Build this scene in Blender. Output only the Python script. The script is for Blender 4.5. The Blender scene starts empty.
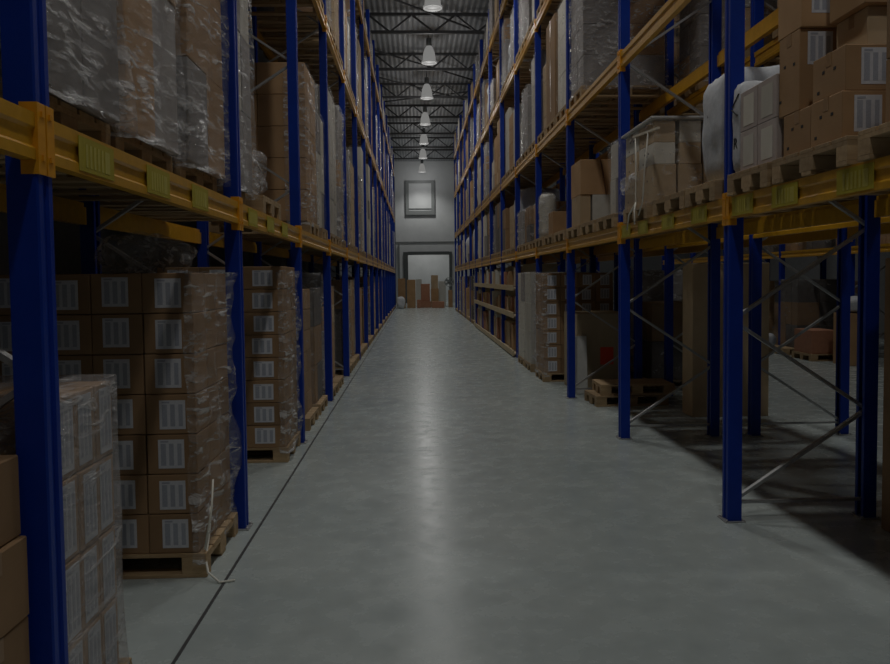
import bpy, bmesh, math, random
from mathutils import Matrix, Vector, noise
PI = math.pi
sc = bpy.context.scene
COL = sc.collection
rnd = random.Random(7)

# ------------------------------------------------------------------ materials
def new_mat(name):
    m = bpy.data.materials.new(name); m.use_nodes = True
    nt = m.node_tree
    b = nt.nodes['Principled BSDF']
    return m, nt, b
def N(nt, typ, **kw):
    n = nt.nodes.new(typ)
    for k, v in kw.items():
        if k in n.inputs: n.inputs[k].default_value = v
        else: setattr(n, k, v)
    return n
def tex_coord(nt, kind='Object', scale=(1, 1, 1), rot=(0, 0, 0)):
    tc = N(nt, 'ShaderNodeTexCoord'); mp = N(nt, 'ShaderNodeMapping')
    mp.inputs['Scale'].default_value = scale; mp.inputs['Rotation'].default_value = rot
    nt.links.new(tc.outputs[kind], mp.inputs['Vector'])
    return mp.outputs['Vector']
def ramp(nt, fac, stops):
    r = N(nt, 'ShaderNodeValToRGB')
    el = r.color_ramp.elements
    el[0].position, el[0].color = stops[0][0], (*stops[0][1], 1)
    el[1].position, el[1].color = stops[-1][0], (*stops[-1][1], 1)
    for p, c in stops[1:-1]:
        e = el.new(p); e.color = (*c, 1)
    nt.links.new(fac, r.inputs['Fac'])
    return r.outputs['Color']
def mottled(name, c1, c2, rough=.6, scale=(3, 3, 3), metal=0, bump=0, spec=.5, vary=0, nscale=4, coat=0):
    m, nt, b = new_mat(name)
    v = tex_coord(nt, 'Object', scale)
    n = N(nt, 'ShaderNodeTexNoise', Scale=nscale, Detail=5.0, Roughness=.6)
    nt.links.new(v, n.inputs['Vector'])
    col = ramp(nt, n.outputs['Fac'], [(.3, c1), (.7, c2)])
    if vary:
        oi = N(nt, 'ShaderNodeObjectInfo')
        hs = N(nt, 'ShaderNodeHueSaturation')
        mr = N(nt, 'ShaderNodeMapRange'); mr.inputs['To Min'].default_value = 1 - vary; mr.inputs['To Max'].default_value = 1 + vary
        nt.links.new(oi.outputs['Random'], mr.inputs['Value'])
        nt.links.new(mr.outputs['Result'], hs.inputs['Value'])
        nt.links.new(col, hs.inputs['Color']); col = hs.outputs['Color']
    nt.links.new(col, b.inputs['Base Color'])
    b.inputs['Roughness'].default_value = rough; b.inputs['Metallic'].default_value = metal
    b.inputs['Specular IOR Level'].default_value = spec
    if bump:
        bp = N(nt, 'ShaderNodeBump', Strength=bump, Distance=.01)
        nt.links.new(n.outputs['Fac'], bp.inputs['Height']); nt.links.new(bp.outputs['Normal'], b.inputs['Normal'])
    return m
MT = {}
MT['blue'] = mottled('blue_paint', (.002, .030, .27), (.003, .036, .32), .42, nscale=2, spec=.3)
MT['orange'] = mottled('orange_paint', (.52, .27, .012), (.64, .33, .02), .34, nscale=6)
MT['orange_plate'] = mottled('orange_plate_paint', (.70, .30, .012), (.80, .37, .02), .35, nscale=6)
MT['steel'] = mottled('galvanised_steel', (.36, .36, .36), (.50, .50, .50), .42, metal=.7, nscale=20)
MT['dark_steel'] = mottled('dark_truss_paint', (.035, .035, .038), (.05, .05, .052), .6, nscale=5)
MT['sticker'] = mottled('yellow_sticker', (.40, .33, .02), (.46, .38, .03), .5, nscale=10)
MT['sticker_print'] = mottled('sticker_print', (.50, .44, .09), (.56, .50, .11), .5, nscale=10)
MT['paper'] = mottled('white_label_paper', (.57, .58, .62), (.65, .66, .70), .5, nscale=15)
MT['print'] = mottled('grey_label_print', (.32, .34, .40), (.42, .44, .50), .5, nscale=60)
MT['tape'] = mottled('packing_tape', (.30, .18, .09), (.36, .22, .11), .28, nscale=10)
MT['dark_tape'] = mottled('dark_tape', (.12, .055, .03), (.16, .07, .04), .3, nscale=10)
MT['red'] = mottled('red_sticker', (.75, .06, .02), (.8, .08, .03), .4, nscale=10)
MT['ink'] = mottled('black_ink', (.02, .02, .022), (.03, .03, .03), .6, nscale=10)
MT['white_wall'] = mottled('white_wall_panel', (.60, .62, .63), (.68, .70, .71), .55, scale=(.3, .3, .3))
MT['trim'] = mottled('grey_trim', (.20, .215, .215), (.25, .265, .265), .5)
MT['door_trim'] = mottled('dark_door_trim', (.07, .08, .08), (.10, .11, .11), .5)
MT['rear_wall'] = mottled('grey_wall_panel', (.16, .165, .17), (.20, .205, .21), .7)
MT['sack'] = mottled('white_woven_sack', (.48, .50, .53), (.60, .62, .65), .6, nscale=7, bump=.3)
MT['rope'] = mottled('cream_strap', (.70, .68, .60), (.80, .78, .70), .5)
MT['rope_bar'] = mottled('pale_wooden_bar', (.62, .56, .45), (.70, .64, .52), .5)
MT['board'] = mottled('pale_board', (.34, .27, .17), (.42, .33, .21), .7, scale=(1, 1, .3), vary=.1)
MT['white_board'] = mottled('white_board', (.50, .50, .46), (.58, .58, .54), .6)
MT['cover'] = mottled('grey_white_cover', (.36, .355, .34), (.44, .435, .42), .5)
MT['fan'] = mottled('fan_metal', (.22, .25, .25), (.30, .33, .33), .5, metal=.3)
MT['shelf'] = mottled('shelf_wood', (.46, .36, .22), (.55, .44, .28), .6, scale=(2, .6, 2))
MT['wood'] = mottled('pallet_wood', (.31, .205, .105), (.45, .32, .18), .75, scale=(.8, 6, 6), bump=.25, vary=.18)
MT['grey_goods'] = mottled('grey_goods', (.20, .18, .17), (.31, .29, .28), .5, scale=(1, 1, .4), vary=.25)
MT['pale_goods'] = mottled('pale_goods', (.50, .47, .40), (.62, .59, .52), .5, scale=(1, 1, .5), vary=.2)
MT['pink_goods'] = mottled('pale_printed_carton', (.42, .35, .32), (.50, .43, .40), .55, vary=.1)
MT['dark_goods'] = mottled('dark_goods', (.10, .09, .085), (.16, .14, .13), .6, vary=.3)
MT['redbrown'] = mottled('red_brown_card', (.33, .15, .09), (.40, .19, .11), .7, vary=.1)

def cardboard(name, c1, c2, vary=.16):
    m, nt, b = new_mat(name)
    v = tex_coord(nt, 'Object', (1, 1, 1))
    n = N(nt, 'ShaderNodeTexNoise', Scale=3.0, Detail=6.0); nt.links.new(v, n.inputs['Vector'])
    col = ramp(nt, n.outputs['Fac'], [(.3, c1), (.7, c2)])
    oi = N(nt, 'ShaderNodeObjectInfo'); hs = N(nt, 'ShaderNodeHueSaturation')
    mr = N(nt, 'ShaderNodeMapRange'); mr.inputs['To Min'].default_value = 1 - vary; mr.inputs['To Max'].default_value = 1 + vary
    nt.links.new(oi.outputs['Random'], mr.inputs['Value']); nt.links.new(mr.outputs['Result'], hs.inputs['Value'])
    nt.links.new(col, hs.inputs['Color']); nt.links.new(hs.outputs['Color'], b.inputs['Base Color'])
    b.inputs['Roughness'].default_value = .7; b.inputs['Specular IOR Level'].default_value = .3
    v2 = tex_coord(nt, 'Object', (1, 1, 60))
    n2 = N(nt, 'ShaderNodeTexNoise', Scale=2.0, Detail=2.0); nt.links.new(v2, n2.inputs['Vector'])
    bp = N(nt, 'ShaderNodeBump', Strength=.12, Distance=.004)
    nt.links.new(n2.outputs['Fac'], bp.inputs['Height']); nt.links.new(bp.outputs['Normal'], b.inputs['Normal'])
    return m
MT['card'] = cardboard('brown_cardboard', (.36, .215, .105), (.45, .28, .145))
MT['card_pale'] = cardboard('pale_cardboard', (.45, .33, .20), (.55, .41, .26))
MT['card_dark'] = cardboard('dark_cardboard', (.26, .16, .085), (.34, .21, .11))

def film_mat(name, lo, hi, scale, rot, fold=.55, base=(.80, .79, .79)):
    """stretch film: clear where it lies flat, milky and shiny along its folds"""
    m, nt, b = new_mat(name)
    out = nt.nodes['Material Output']
    v = tex_coord(nt, 'Object', scale, rot)
    n = N(nt, 'ShaderNodeTexNoise', Scale=9.0, Detail=5.0, Roughness=.6, Distortion=.6)
    nt.links.new(v, n.inputs['Vector'])
    v2 = tex_coord(nt, 'Object', (scale[0]*.35, scale[1]*.35, scale[2]*.45), rot)
    n2 = N(nt, 'ShaderNodeTexNoise', Scale=6.0, Detail=2.0); nt.links.new(v2, n2.inputs['Vector'])
    mr = N(nt, 'ShaderNodeMapRange')
    mr.inputs['From Min'].default_value = fold; mr.inputs['From Max'].default_value = fold+.12
    mr.inputs['To Min'].default_value = 0; mr.inputs['To Max'].default_value = 1
    nt.links.new(n.outputs['Fac'], mr.inputs['Value'])
    m2 = N(nt, 'ShaderNodeMapRange')
    m2.inputs['From Min'].default_value = .38; m2.inputs['From Max'].default_value = .62
    m2.inputs['To Min'].default_value = .12; m2.inputs['To Max'].default_value = 1
    nt.links.new(n2.outputs['Fac'], m2.inputs['Value'])
    mu = N(nt, 'ShaderNodeMath', operation='MULTIPLY'); nt.links.new(mr.outputs['Result'], mu.inputs[0]); nt.links.new(m2.outputs['Result'], mu.inputs[1])
    m3 = N(nt, 'ShaderNodeMapRange'); m3.inputs['To Min'].default_value = lo; m3.inputs['To Max'].default_value = hi
    nt.links.new(mu.outputs[0], m3.inputs['Value'])
    bp = N(nt, 'ShaderNodeBump', Strength=1.0, Distance=.06)
    nt.links.new(n.outputs['Fac'], bp.inputs['Height'])
    b.inputs['Base Color'].default_value = (*base, 1)
    b.inputs['Roughness'].default_value = .17
    b.inputs['Specular IOR Level'].default_value = 1.0
    nt.links.new(bp.outputs['Normal'], b.inputs['Normal'])
    tr = N(nt, 'ShaderNodeBsdfTransparent')
    mx = N(nt, 'ShaderNodeMixShader')
    nt.links.new(m3.outputs['Result'], mx.inputs['Fac'])
    nt.links.new(tr.outputs['BSDF'], mx.inputs[1]); nt.links.new(b.outputs['BSDF'], mx.inputs[2])
    nt.links.new(mx.outputs['Shader'], out.inputs['Surface'])
    return m
MT['film'] = film_mat('stretch_film', .10, .85, (1.2, .55, 2.6), (-.75, 0, 0), .50)
MT['film_heavy'] = film_mat('layered_stretch_film', .30, .85, (1.2, .6, 2.2), (-.6, 0, 0), .50, (.62, .60, .60))
MT['film_thin'] = film_mat('thin_stretch_film', .05, .55, (1.2, .7, 2.0), (.6, 0, 0), .56)
MT['film_loose'] = film_mat('loose_film', .16, .85, (1.6, 1.6, 1.6), (.4, .3, 0), .50)

def floor_mat():
    m, nt, b = new_mat('polished_concrete')
    v = tex_coord(nt, 'Object', (1, 1, 1))
    n1 = N(nt, 'ShaderNodeTexNoise', Scale=.55, Detail=7.0, Roughness=.62); nt.links.new(v, n1.inputs['Vector'])
    n2 = N(nt, 'ShaderNodeTexNoise', Scale=5.0, Detail=6.0, Roughness=.6); nt.links.new(v, n2.inputs['Vector'])
    c1 = ramp(nt, n1.outputs['Fac'], [(.3, (.37, .425, .425)), (.7, (.48, .53, .515))])
    c2 = ramp(nt, n2.outputs['Fac'], [(.25, (.86, .86, .86)), (.6, (1, 1, 1))])
    mx = N(nt, 'ShaderNodeMix', data_type='RGBA', blend_type='MULTIPLY'); mx.inputs[0].default_value = 1
    nt.links.new(c1, mx.inputs[6]); nt.links.new(c2, mx.inputs[7])
    nt.links.new(mx.outputs[2], b.inputs['Base Color'])
    r = ramp(nt, n2.outputs['Fac'], [(.3, (.20, .20, .20)), (.75, (.33, .33, .33))])
    nt.links.new(r, b.inputs['Roughness'])
    b.inputs['Specular IOR Level'].default_value = .38
    return m
MT['floor'] = floor_mat()

def deck_mat():
    m, nt, b = new_mat('ribbed_roof_deck')
    v = tex_coord(nt, 'Object', (1, 1, 1))
    w = N(nt, 'ShaderNodeTexWave', Scale=1.7); w.bands_direction = 'X'
    nt.links.new(v, w.inputs['Vector'])
    c = ramp(nt, w.outputs['Fac'], [(.2, (.22, .23, .245)), (.7, (.28, .29, .305))])
    nt.links.new(c, b.inputs['Base Color']); b.inputs['Roughness'].default_value = .6
    bp = N(nt, 'ShaderNodeBump', Strength=.5, Distance=.04)
    nt.links.new(w.outputs['Fac'], bp.inputs['Height']); nt.links.new(bp.outputs['Normal'], b.inputs['Normal'])
    return m
MT['deck'] = deck_mat()

def lamp_mat(strength):
    m, nt, b = new_mat('glowing_acrylic')
    b.inputs['Base Color'].default_value = (.06, .06, .06, 1)
    b.inputs['Emission Color'].default_value = (1, .99, .96, 1)
    b.inputs['Emission Strength'].default_value = strength
    return m
MT['lamp'] = lamp_mat(.185)

# ------------------------------------------------------------------ mesh helper
class MB:
    def __init__(s): s.bm = bmesh.new()
    def box(s, x0, x1, y0, y1, z0, z1, mi=0, bev=0, rot=None):
        mat = Matrix.Translation(((x0+x1)/2, (y0+y1)/2, (z0+z1)/2))
        if rot is not None: mat = mat @ rot
        mat = mat @ Matrix.Diagonal((abs(x1-x0), abs(y1-y0), abs(z1-z0), 1))
        r = bmesh.ops.create_cube(s.bm, size=1, matrix=mat)
        fs = {f for v in r['verts'] for f in v.link_faces}
        for f in fs: f.material_index = mi
        if bev:
            es = list({e for f in fs for e in f.edges})
            rb = bmesh.ops.bevel(s.bm, geom=es, offset=bev, segments=1, affect='EDGES')
            for f in rb['faces']: f.material_index = mi
        return s
    def bar(s, p, q, w, t=None, mi=0):
        p, q = Vector(p), Vector(q); d = q-p; t = t or w
        rot = d.to_track_quat('Z', 'Y').to_matrix().to_4x4()
        m = Matrix.Translation((p+q)/2) @ rot @ Matrix.Diagonal((w, t, d.length, 1))
        r = bmesh.ops.create_cube(s.bm, size=1, matrix=m)
        for f in {f for v in r['verts'] for f in v.link_faces}: f.material_index = mi
        return s
    def tube(s, pts, r, n=6, mi=0):
        pts = [Vector(p) for p in pts]; rings = []
        for i, p in enumerate(pts):
            d = (pts[min(i+1, len(pts)-1)]-pts[max(i-1, 0)]).normalized()
            q = d.to_track_quat('Z', 'Y')
            rings.append([s.bm.verts.new(p+q @ Vector((r*math.cos(2*PI*k/n), r*math.sin(2*PI*k/n), 0))) for k in range(n)])
        for a, b in zip(rings, rings[1:]):
            for k in range(n):
                f = s.bm.faces.new((a[k], a[(k+1) % n], b[(k+1) % n], b[k])); f.material_index = mi; f.smooth = True
        s.bm.faces.new(rings[0][::-1]).material_index = mi; s.bm.faces.new(rings[-1]).material_index = mi
        return s
    def lathe(s, prof, n=24, c=(0, 0, 0), mi=0, axis='Z'):
        rings = []
        for r, z in prof:
            rings.append([s.bm.verts.new((c[0]+r*math.cos(2*PI*k/n), c[1]+r*math.sin(2*PI*k/n), c[2]+z)) for k in range(n)])
        for a, b in zip(rings, rings[1:]):
            for k in range(n):
                f = s.bm.faces.new((a[k], a[(k+1) % n], b[(k+1) % n], b[k])); f.material_index = mi; f.smooth = True
        return s
    def prism_y(s, prof, y0, y1, mi=0):
        a = [s.bm.verts.new((x, y0, z)) for x, z in prof]; b = [s.bm.verts.new((x, y1, z)) for x, z in prof]
        n = len(prof)
        for i in range(n):
            s.bm.faces.new((a[i], a[(i+1) % n], b[(i+1) % n], b[i])).material_index = mi
        s.bm.faces.new(a[::-1]).material_index = mi; s.bm.faces.new(b).material_index = mi
        return s
    def prism_z(s, prof, z0, z1, mi=0):
        a = [s.bm.verts.new((x, y, z0)) for x, y in prof]; b = [s.bm.verts.new((x, y, z1)) for x, y in prof]
        n = len(prof)
        for i in range(n):
            s.bm.faces.new((a[i], a[(i+1) % n], b[(i+1) % n], b[i])).material_index = mi
        s.bm.faces.new(a[::-1]).material_index = mi; s.bm.faces.new(b).material_index = mi
        return s
    def mesh(s, name, mats):
        bmesh.ops.recalc_face_normals(s.bm, faces=s.bm.faces)
        me = bpy.data.meshes.new(name); s.bm.to_mesh(me); s.bm.free()
        for m in (mats if isinstance(mats, (list, tuple)) else [mats]): me.materials.append(MT[m] if isinstance(m, str) else m)
        return me
def link(name, me, parent=None, loc=(0, 0, 0), rot=(0, 0, 0)):
    o = bpy.data.objects.new(name, me); COL.objects.link(o)
    o.location = loc; o.rotation_euler = rot
    if parent: o.parent = parent
    return o
def tag(o, label=None, cat=None, group=None, kind=None):
    if label: o['label'] = label
    if cat: o['category'] = cat
    if group: o['group'] = group
    if kind: o['kind'] = kind
    return o
def empty(name, loc, label, cat, group=None, rz=0):
    o = link(name, None, None, loc, (0, 0, rz)); o.empty_display_size = .1
    return tag(o, label, cat, group)
def struct(name, me, **k): return tag(link(name, me), kind='structure', **k)
ORD = ['nearest', 'second', 'third', 'fourth', 'fifth', 'sixth', 'seventh', 'eighth', 'ninth', 'tenth', 'eleventh',
       'twelfth', 'thirteenth', 'fourteenth', 'fifteenth', 'sixteenth', 'seventeenth', 'eighteenth']

# ------------------------------------------------------------------ camera (solved from the photo)
F, CY, H = 760., 313.295, 1.7431
yaw, pitch, roll = .0388, -.0452, -.0111
f = Vector((math.sin(yaw)*math.cos(pitch), math.cos(yaw)*math.cos(pitch), math.sin(pitch)))
r = Vector((math.cos(yaw), -math.sin(yaw), 0)); u = r.cross(f)
r2 = r*math.cos(roll)+u*math.sin(roll); u2 = -r*math.sin(roll)+u*math.cos(roll)
cam = bpy.data.cameras.new('camera'); co = bpy.data.objects.new('camera', cam); COL.objects.link(co)
M = Matrix.Identity(4)
for i in range(3): M[i][0], M[i][1], M[i][2] = r2[i], u2[i], -f[i]
M[2][3] = H
co.matrix_world = M
cam.sensor_fit = 'HORIZONTAL'; cam.sensor_width = 36; cam.lens = F*36/890
cam.shift_y = (CY-332)/890; cam.clip_start = .05; cam.clip_end = 200
sc.camera = co

# ------------------------------------------------------------------ the place
XR, XL, FD, BAY = 2.24, -1.26, .98, 2.8
YR0, YL0 = 5.28, 5.365
WALL_Y, DECK_Z = 56., 10.35
LAMP_X, LAMP_Z = .59, 9.3

m = MB(); m.box(-4.6, 12.6, -4, 62, -.2, 0); struct('floor', m.mesh('floor', 'floor'))
m = MB(); m.box(-4.6, 12.6, -4, 62, DECK_Z, DECK_Z+.2); struct('ceiling', m.mesh('ceiling', 'deck'))
m = MB(); m.box(-4.8, -4.6, -4, 62, 0, DECK_Z); struct('wall_left', m.mesh('wall_left', 'rear_wall'))
m = MB(); m.box(12.6, 12.8, -4, 62, 0, DECK_Z); struct('wall_right', m.mesh('wall_right', 'rear_wall'))
m = MB(); m.box(-4.6, 12.6, -4.2, -4, 0, DECK_Z); struct('wall_behind', m.mesh('wall_behind', 'rear_wall'))
DX0, DX1, DZ = -.72, 2.62, 3.62
m = MB(); m.box(-4.6, DX0, WALL_Y, WALL_Y+.25, 0, DECK_Z); m.box(DX1, 12.6, WALL_Y, WALL_Y+.25, 0, DECK_Z)
m.box(DX0, DX1, WALL_Y, WALL_Y+.25, DZ, DECK_Z)
struct('wall_far', m.mesh('wall_far', 'white_wall'))
m = MB(); m.box(-4.6, 12.6, 61.8, 62, 0, DECK_Z); struct('wall_beyond', m.mesh('wall_beyond', 'white_wall'))
m = MB(); m.box(DX0-.12, DX0+.22, WALL_Y-.12, WALL_Y, 0, DZ+.12); m.box(DX1-.1, DX1+.1, WALL_Y-.12, WALL_Y, 0, DZ+.12)
m.box(DX0+.22, DX1-.1, WALL_Y-.14, WALL_Y, DZ-.1, DZ+.14); struct('trim_1', m.mesh('door_frame', 'door_trim'))
m = MB(); m.box(-4.5, 12.5, WALL_Y-.06, WALL_Y, 4.42, 4.50); struct('trim_2', m.mesh('wall_rail', 'trim'))
# high window in the far wall: frame and pane
w0, w1, v0, v1 = -.62, 1.5, 6.45, 8.95
m = MB()
for a in ((w0, w0+.24, v0, v1), (w1-.24, w1, v0, v1), (w0+.24, w1-.24, v0, v0+.3), (w0+.24, w1-.24, v1-.2, v1)):
    m.box(a[0], a[1], WALL_Y-.16, WALL_Y, a[2], a[3])
m.box(w0+.24, w1-.24, WALL_Y-.12, WALL_Y-.04, v0+.42, v0+.48)
wf = struct('window_1', m.mesh('window_frame', 'trim'))
m = MB(); m.box(w0+.24, w1-.24, WALL_Y-.07, WALL_Y, v0+.3, v1-.2); link('pane', m.mesh('pane', 'white_wall'), wf)
# down pipe beside the door
m = MB(); m.box(-1.55, -1.38, WALL_Y-.2, WALL_Y, 0, 9.2); m.box(-1.22, -1.1, WALL_Y-.14, WALL_Y, 0, 4.3); struct('trim_3', m.mesh('down_pipe', 'trim'))
# expansion joint: a dark sealed groove in the slab
m = MB(); m.box(-1.137, -1.119, -2, 50, 0, .002); struct('trim_4', m.mesh('floor_joint', 'dark_steel'))

# roof trusses
def truss_mesh():
    m = MB(); x0, x1 = -4.5, 12.5; zb, zt = 9.62, 10.27; st = 1.4
    m.box(x0, x1, -.05, .05, zt-.09, zt); m.box(x0, x1, -.05, .05, zb, zb+.09)
    n = int((x1-x0)/st)
    for i in range(n):
        a = x0+i*st+.3
        m.bar((a, 0, zt-.05), (a+st/2, 0, zb+.05), .055); m.bar((a+st/2, 0, zb+.05), (a+st, 0, zt-.05), .055)
    return m.mesh('roof_truss', 'dark_steel')
tm = truss_mesh()
truss_y = [20.4, 24.8, 29.1, 33.5, 37.6, 41.8, 46.1, 50.4]
for i, y in enumerate(truss_y):
    tag(link('roof_truss', tm, None, (0, y, 0)), f'dark steel roof truss across the aisle, {["farthest", "second", "third", "fourth", "fifth", "sixth", "seventh", "eighth"][7-i]} '
        + ('from the camera' if i == 7 else 'from the far wall'), 'truss', 'roof trusses')
m = MB()
for a, b in (((-4.4, 24.9, 10.1), (3.5, 33.4, 10.1)), ((-3, 20.5, 10.1), (5, 29, 10.1)), ((-4.3, 37.7, 10.1), (4, 33.6, 10.1)), ((-4, 29.2, 10.1), (4, 37.5, 10.1))):
    m.bar(a, b, .05)
tag(link('roof_bracing', m.mesh('roof_bracing', 'dark_steel')), 'thin dark diagonal bracing rods under the roof deck', 'bracing')

# lamps
def lamp_parts():
    m = MB(); prof = [(.05, .60), (.10, .585), (.15, .50), (.20, .36), (.225, .20), (.235, .06), (.22, .06), (.20, .2), (.17, .36), (.12, .5), (.05, .57)]
    m.lathe(prof, 24); shade = m.mesh('bell_shade', 'lamp')
    m = MB(); m.lathe([(.235, .07), (.27, .05), (.275, .0), (.235, .0), (.235, .07)], 24); rim = m.mesh('rim', 'lamp')
    m = MB(); m.lathe([(0, .86), (.085, .86), (.095, .62), (.05, .57), (0, .57)], 16); hous = m.mesh('ballast_housing', 'trim')
    m = MB(); m.tube([(0, 0, .85), (0, 0, DECK_Z-LAMP_Z)], .012); rod = m.mesh('hanging_rod', 'dark_steel')
    return shade, rim, hous, rod
LP = lamp_parts()
lamp_ys = [-.4, 5.1, 10.6, 16.1, 21.6, 27.0, 32.2, 37.6, 42.9, 48.0, 54.1]
def add_light(x, y, z, power, nm, up=True):
    l = bpy.data.lights.new(nm, 'SPOT'); l.energy = power; l.color = (1, .985, .94)
    l.spot_size = math.radians(124); l.spot_blend = .75; l.shadow_soft_size = .2
    o = bpy.data.objects.new(nm, l); COL.objects.link(o); o.location = (x, y, z)
    if up:                                                    # the translucent bell glows to all sides
        p = bpy.data.lights.new(nm+'_glow', 'POINT'); p.energy = power*GLOW; p.color = (1, .985, .96); p.shadow_soft_size = .2
        o2 = bpy.data.objects.new(nm+'_glow', p); COL.objects.link(o2); o2.location = (x, y, z-.4)
POWER = 238; GLOW = .125
for i, y in enumerate(lamp_ys):
    if y > 18:
        k = i-4
        t = empty('high_bay_lamp', (LAMP_X, y, LAMP_Z), f'glowing bell-shaped high bay lamp over the aisle, {ORD[k]} from the camera' if k else
                  'glowing bell-shaped high bay lamp over the aisle, nearest, topmost in the picture', 'lamp', 'high bay lamps over the aisle')
        for nm, me in zip(('bell_shade', 'rim', 'ballast_housing', 'hanging_rod'), LP): link(nm, me, t)
    add_light(LAMP_X, y, LAMP_Z-.05, POWER, 'lamp_light')
for y in (2, 9, 16, 23): add_light(6.4, y, LAMP_Z-.05, POWER*.75, 'next_aisle_light')
add_light(.9, 59.2, 7, POWER*1.5, 'loading_bay_light', False)

# ------------------------------------------------------------------ pallet racks
def post_mesh(hgt):
    # C shaped upright: web towards the aisle (local -X), flanges, lips; y is the width
    a = .10; b = .052; t = .006
    prof = [(0, -b+.006), (.006, -b), (a, -b), (a, -b+.03), (a-t, -b+.03), (a-t, -b+t), (t, -b+t), (t, -.018), (.016, -.014), (.016, .014), (t, .018),
            (t, b-t), (a-t, b-t), (a-t, b-.03), (a, b-.03), (a, b), (.006, b), (0, b-.006), (0, .02), (.010, .016), (.010, -.016), (0, -.02)]
    m = MB(); m.prism_z(prof, .006, hgt)
    return m.mesh('post', 'blue')
def base_mesh():
    m = MB(); m.box(-.025, .125, -.075, .075, 0, .008, bev=.002)
    for x, y in ((-.01, .06), (.11, -.06), (-.01, -.06), (.11, .06)): m.lathe([(0, .02), (.009, .02), (.009, .008)], 8, (x, y, 0))
    return m.mesh('base_plate', 'steel')
def brace_mesh(hgt, phase=0):
    m = MB(); z = .13; side = 0; xs = (.045, FD+.045)
    while z+.65 < hgt:
        m.bar((xs[side], 0, z), (xs[1-side], 0, z+.65), .035, .022); side = 1-side; z += .65
    m.bar((xs[0], 0, .13), (xs[1], 0, .13), .03, .02)
    return m.mesh('frame_bracing', 'steel')
def beam_mesh():
    # stepped box beam, face towards the aisle at local x=0
    L = BAY/2-.05
    prof = [(0, 0), (.0, .035), (.010, .045), (.010, .095), (0, .105), (0, .150), (.036, .150), (.036, .118), (.05, .118), (.05, 0)]
    m = MB(); m.prism_y(prof, -L, L); return m.mesh('beam', 'orange')
def conn_mesh(sign):
    # hook plate lapping over the post face
    m = MB()
    m.box(-.008, -.001, 0, sign*.045, -.045, .185, bev=.001)
    m.box(-.008, .05, sign*-.006, 0, -.045, .185)
    for z in (.0, .14): m.lathe([(0, 0), (.010, 0), (.010, .006), (0, .006)], 8, (0, 0, 0)) if 0 else m.box(-.014, -.008, sign*.015, sign*.032, z, z+.018)
    return m.mesh('beam_connector', 'orange_plate')
def sticker_mesh():
    m = MB(); m.box(-.0025, -.0005, -.16, .16, .012, .138)
    for i, (a, wd, z0) in enumerate(((-.115, .045, .03), (-.055, .018, .03), (-.02, .018, .03), (.015, .018, .03), (.05, .018, .03), (.085, .018, .03))):
        m.box(-.0035, -.0025, a, a+wd, z0, .115, mi=1)
    return m.mesh('capacity_label', ['sticker', 'sticker_print'])
PH = 9.45
ME = dict(post=post_mesh(PH), base=base_mesh(), brace=brace_mesh(PH), beam=beam_mesh(), c1=conn_mesh(1), c2=conn_mesh(-1), st=sticker_mesh())
def rack(label, x, d, ys, levels, rear_bays, detail_y=16, sticker=None, front_from=0, hole=()):
    """d=+1: aisle face looks to -X; d=-1: aisle face looks to +X"""
    root = empty('pallet_rack', (x, ys[0], 0), label, 'pallet rack', None, 0 if d > 0 else PI)
    def loc(wx, wy, wz):                                     # world offset from x, wy -> local of root
        return ((wx-x)*d, (wy-ys[0])*d, wz)
    for i, y in enumerate(ys):
        for dx in (0, FD):
            p = link('post', ME['post'], root, loc(x+d*dx, y, 0), (0, 0, 0) if dx == 0 else (0, 0, PI))
            if dx: p.location = (FD+.10, (y-ys[0])*d, 0)
            if y < 20: link('base_plate', ME['base'], p)
        link('frame_bracing', ME['brace'], root, loc(x, y, 0))
    for i in range(len(ys)-1):
        yc = (ys[i]+ys[i+1])/2
        for li, z in enumerate(levels):
            if (i, li) in hole: continue
            b = link('beam', ME['beam'], root, loc(x, yc, z))
            if ys[i] < detail_y:
                L = BAY/2
                link('beam_connector', ME['c1'], b, (0, L-.05, 0)); link('beam_connector', ME['c2'], b, (0, -L+.05, 0))
            if sticker and li == 0 and i in sticker[0]:
                for sy in sticker[1]: link('capacity_label', ME['st'], b, (0, (sy-(YR0 if d > 0 else YL0)+BAY/2)*d, 0))
            if i in rear_bays:
                link('beam', ME['beam'], root, (FD+.10, (yc-ys[0])*d, z), (0, 0, PI))
    return root
RY = [YR0+BAY*k for k in range(-2, 14)]
LY = [YL0+BAY*k for k in range(-2, 16)]
RLEV = [2.14, 3.95, 6.15, 8.22]; LLEV = [2.14, 5.28, 8.12]
rack('blue and orange pallet rack lining the right side of the aisle', XR-.05, 1, RY, RLEV, range(0, 9), sticker=((1, 2), (3.72, 4.44, 5.02, 3.0)))
rack('blue and orange pallet rack lining the left side of the aisle', XL+.05, -1, LY, LLEV, range(0, 8), sticker=((1, 2), (2.98, 3.68, 4.38)))
XB = XR+FD+.10+.30                                             # back-to-back rack behind the right one, facing the next aisle
RYB = RY[:9]
rack('shaded pallet rack standing back to back behind the right rack, facing the next aisle', XB+FD+.10, -1, RYB, RLEV[:3], range(0, 8), detail_y=9)
XC = 8.45
rack('distant pallet rack across the next aisle, seen through the right rack', XC, 1, [YR0+.85+BAY*k for k in range(1, 8)], RLEV[:2], range(0, 0), detail_y=0)

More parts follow.
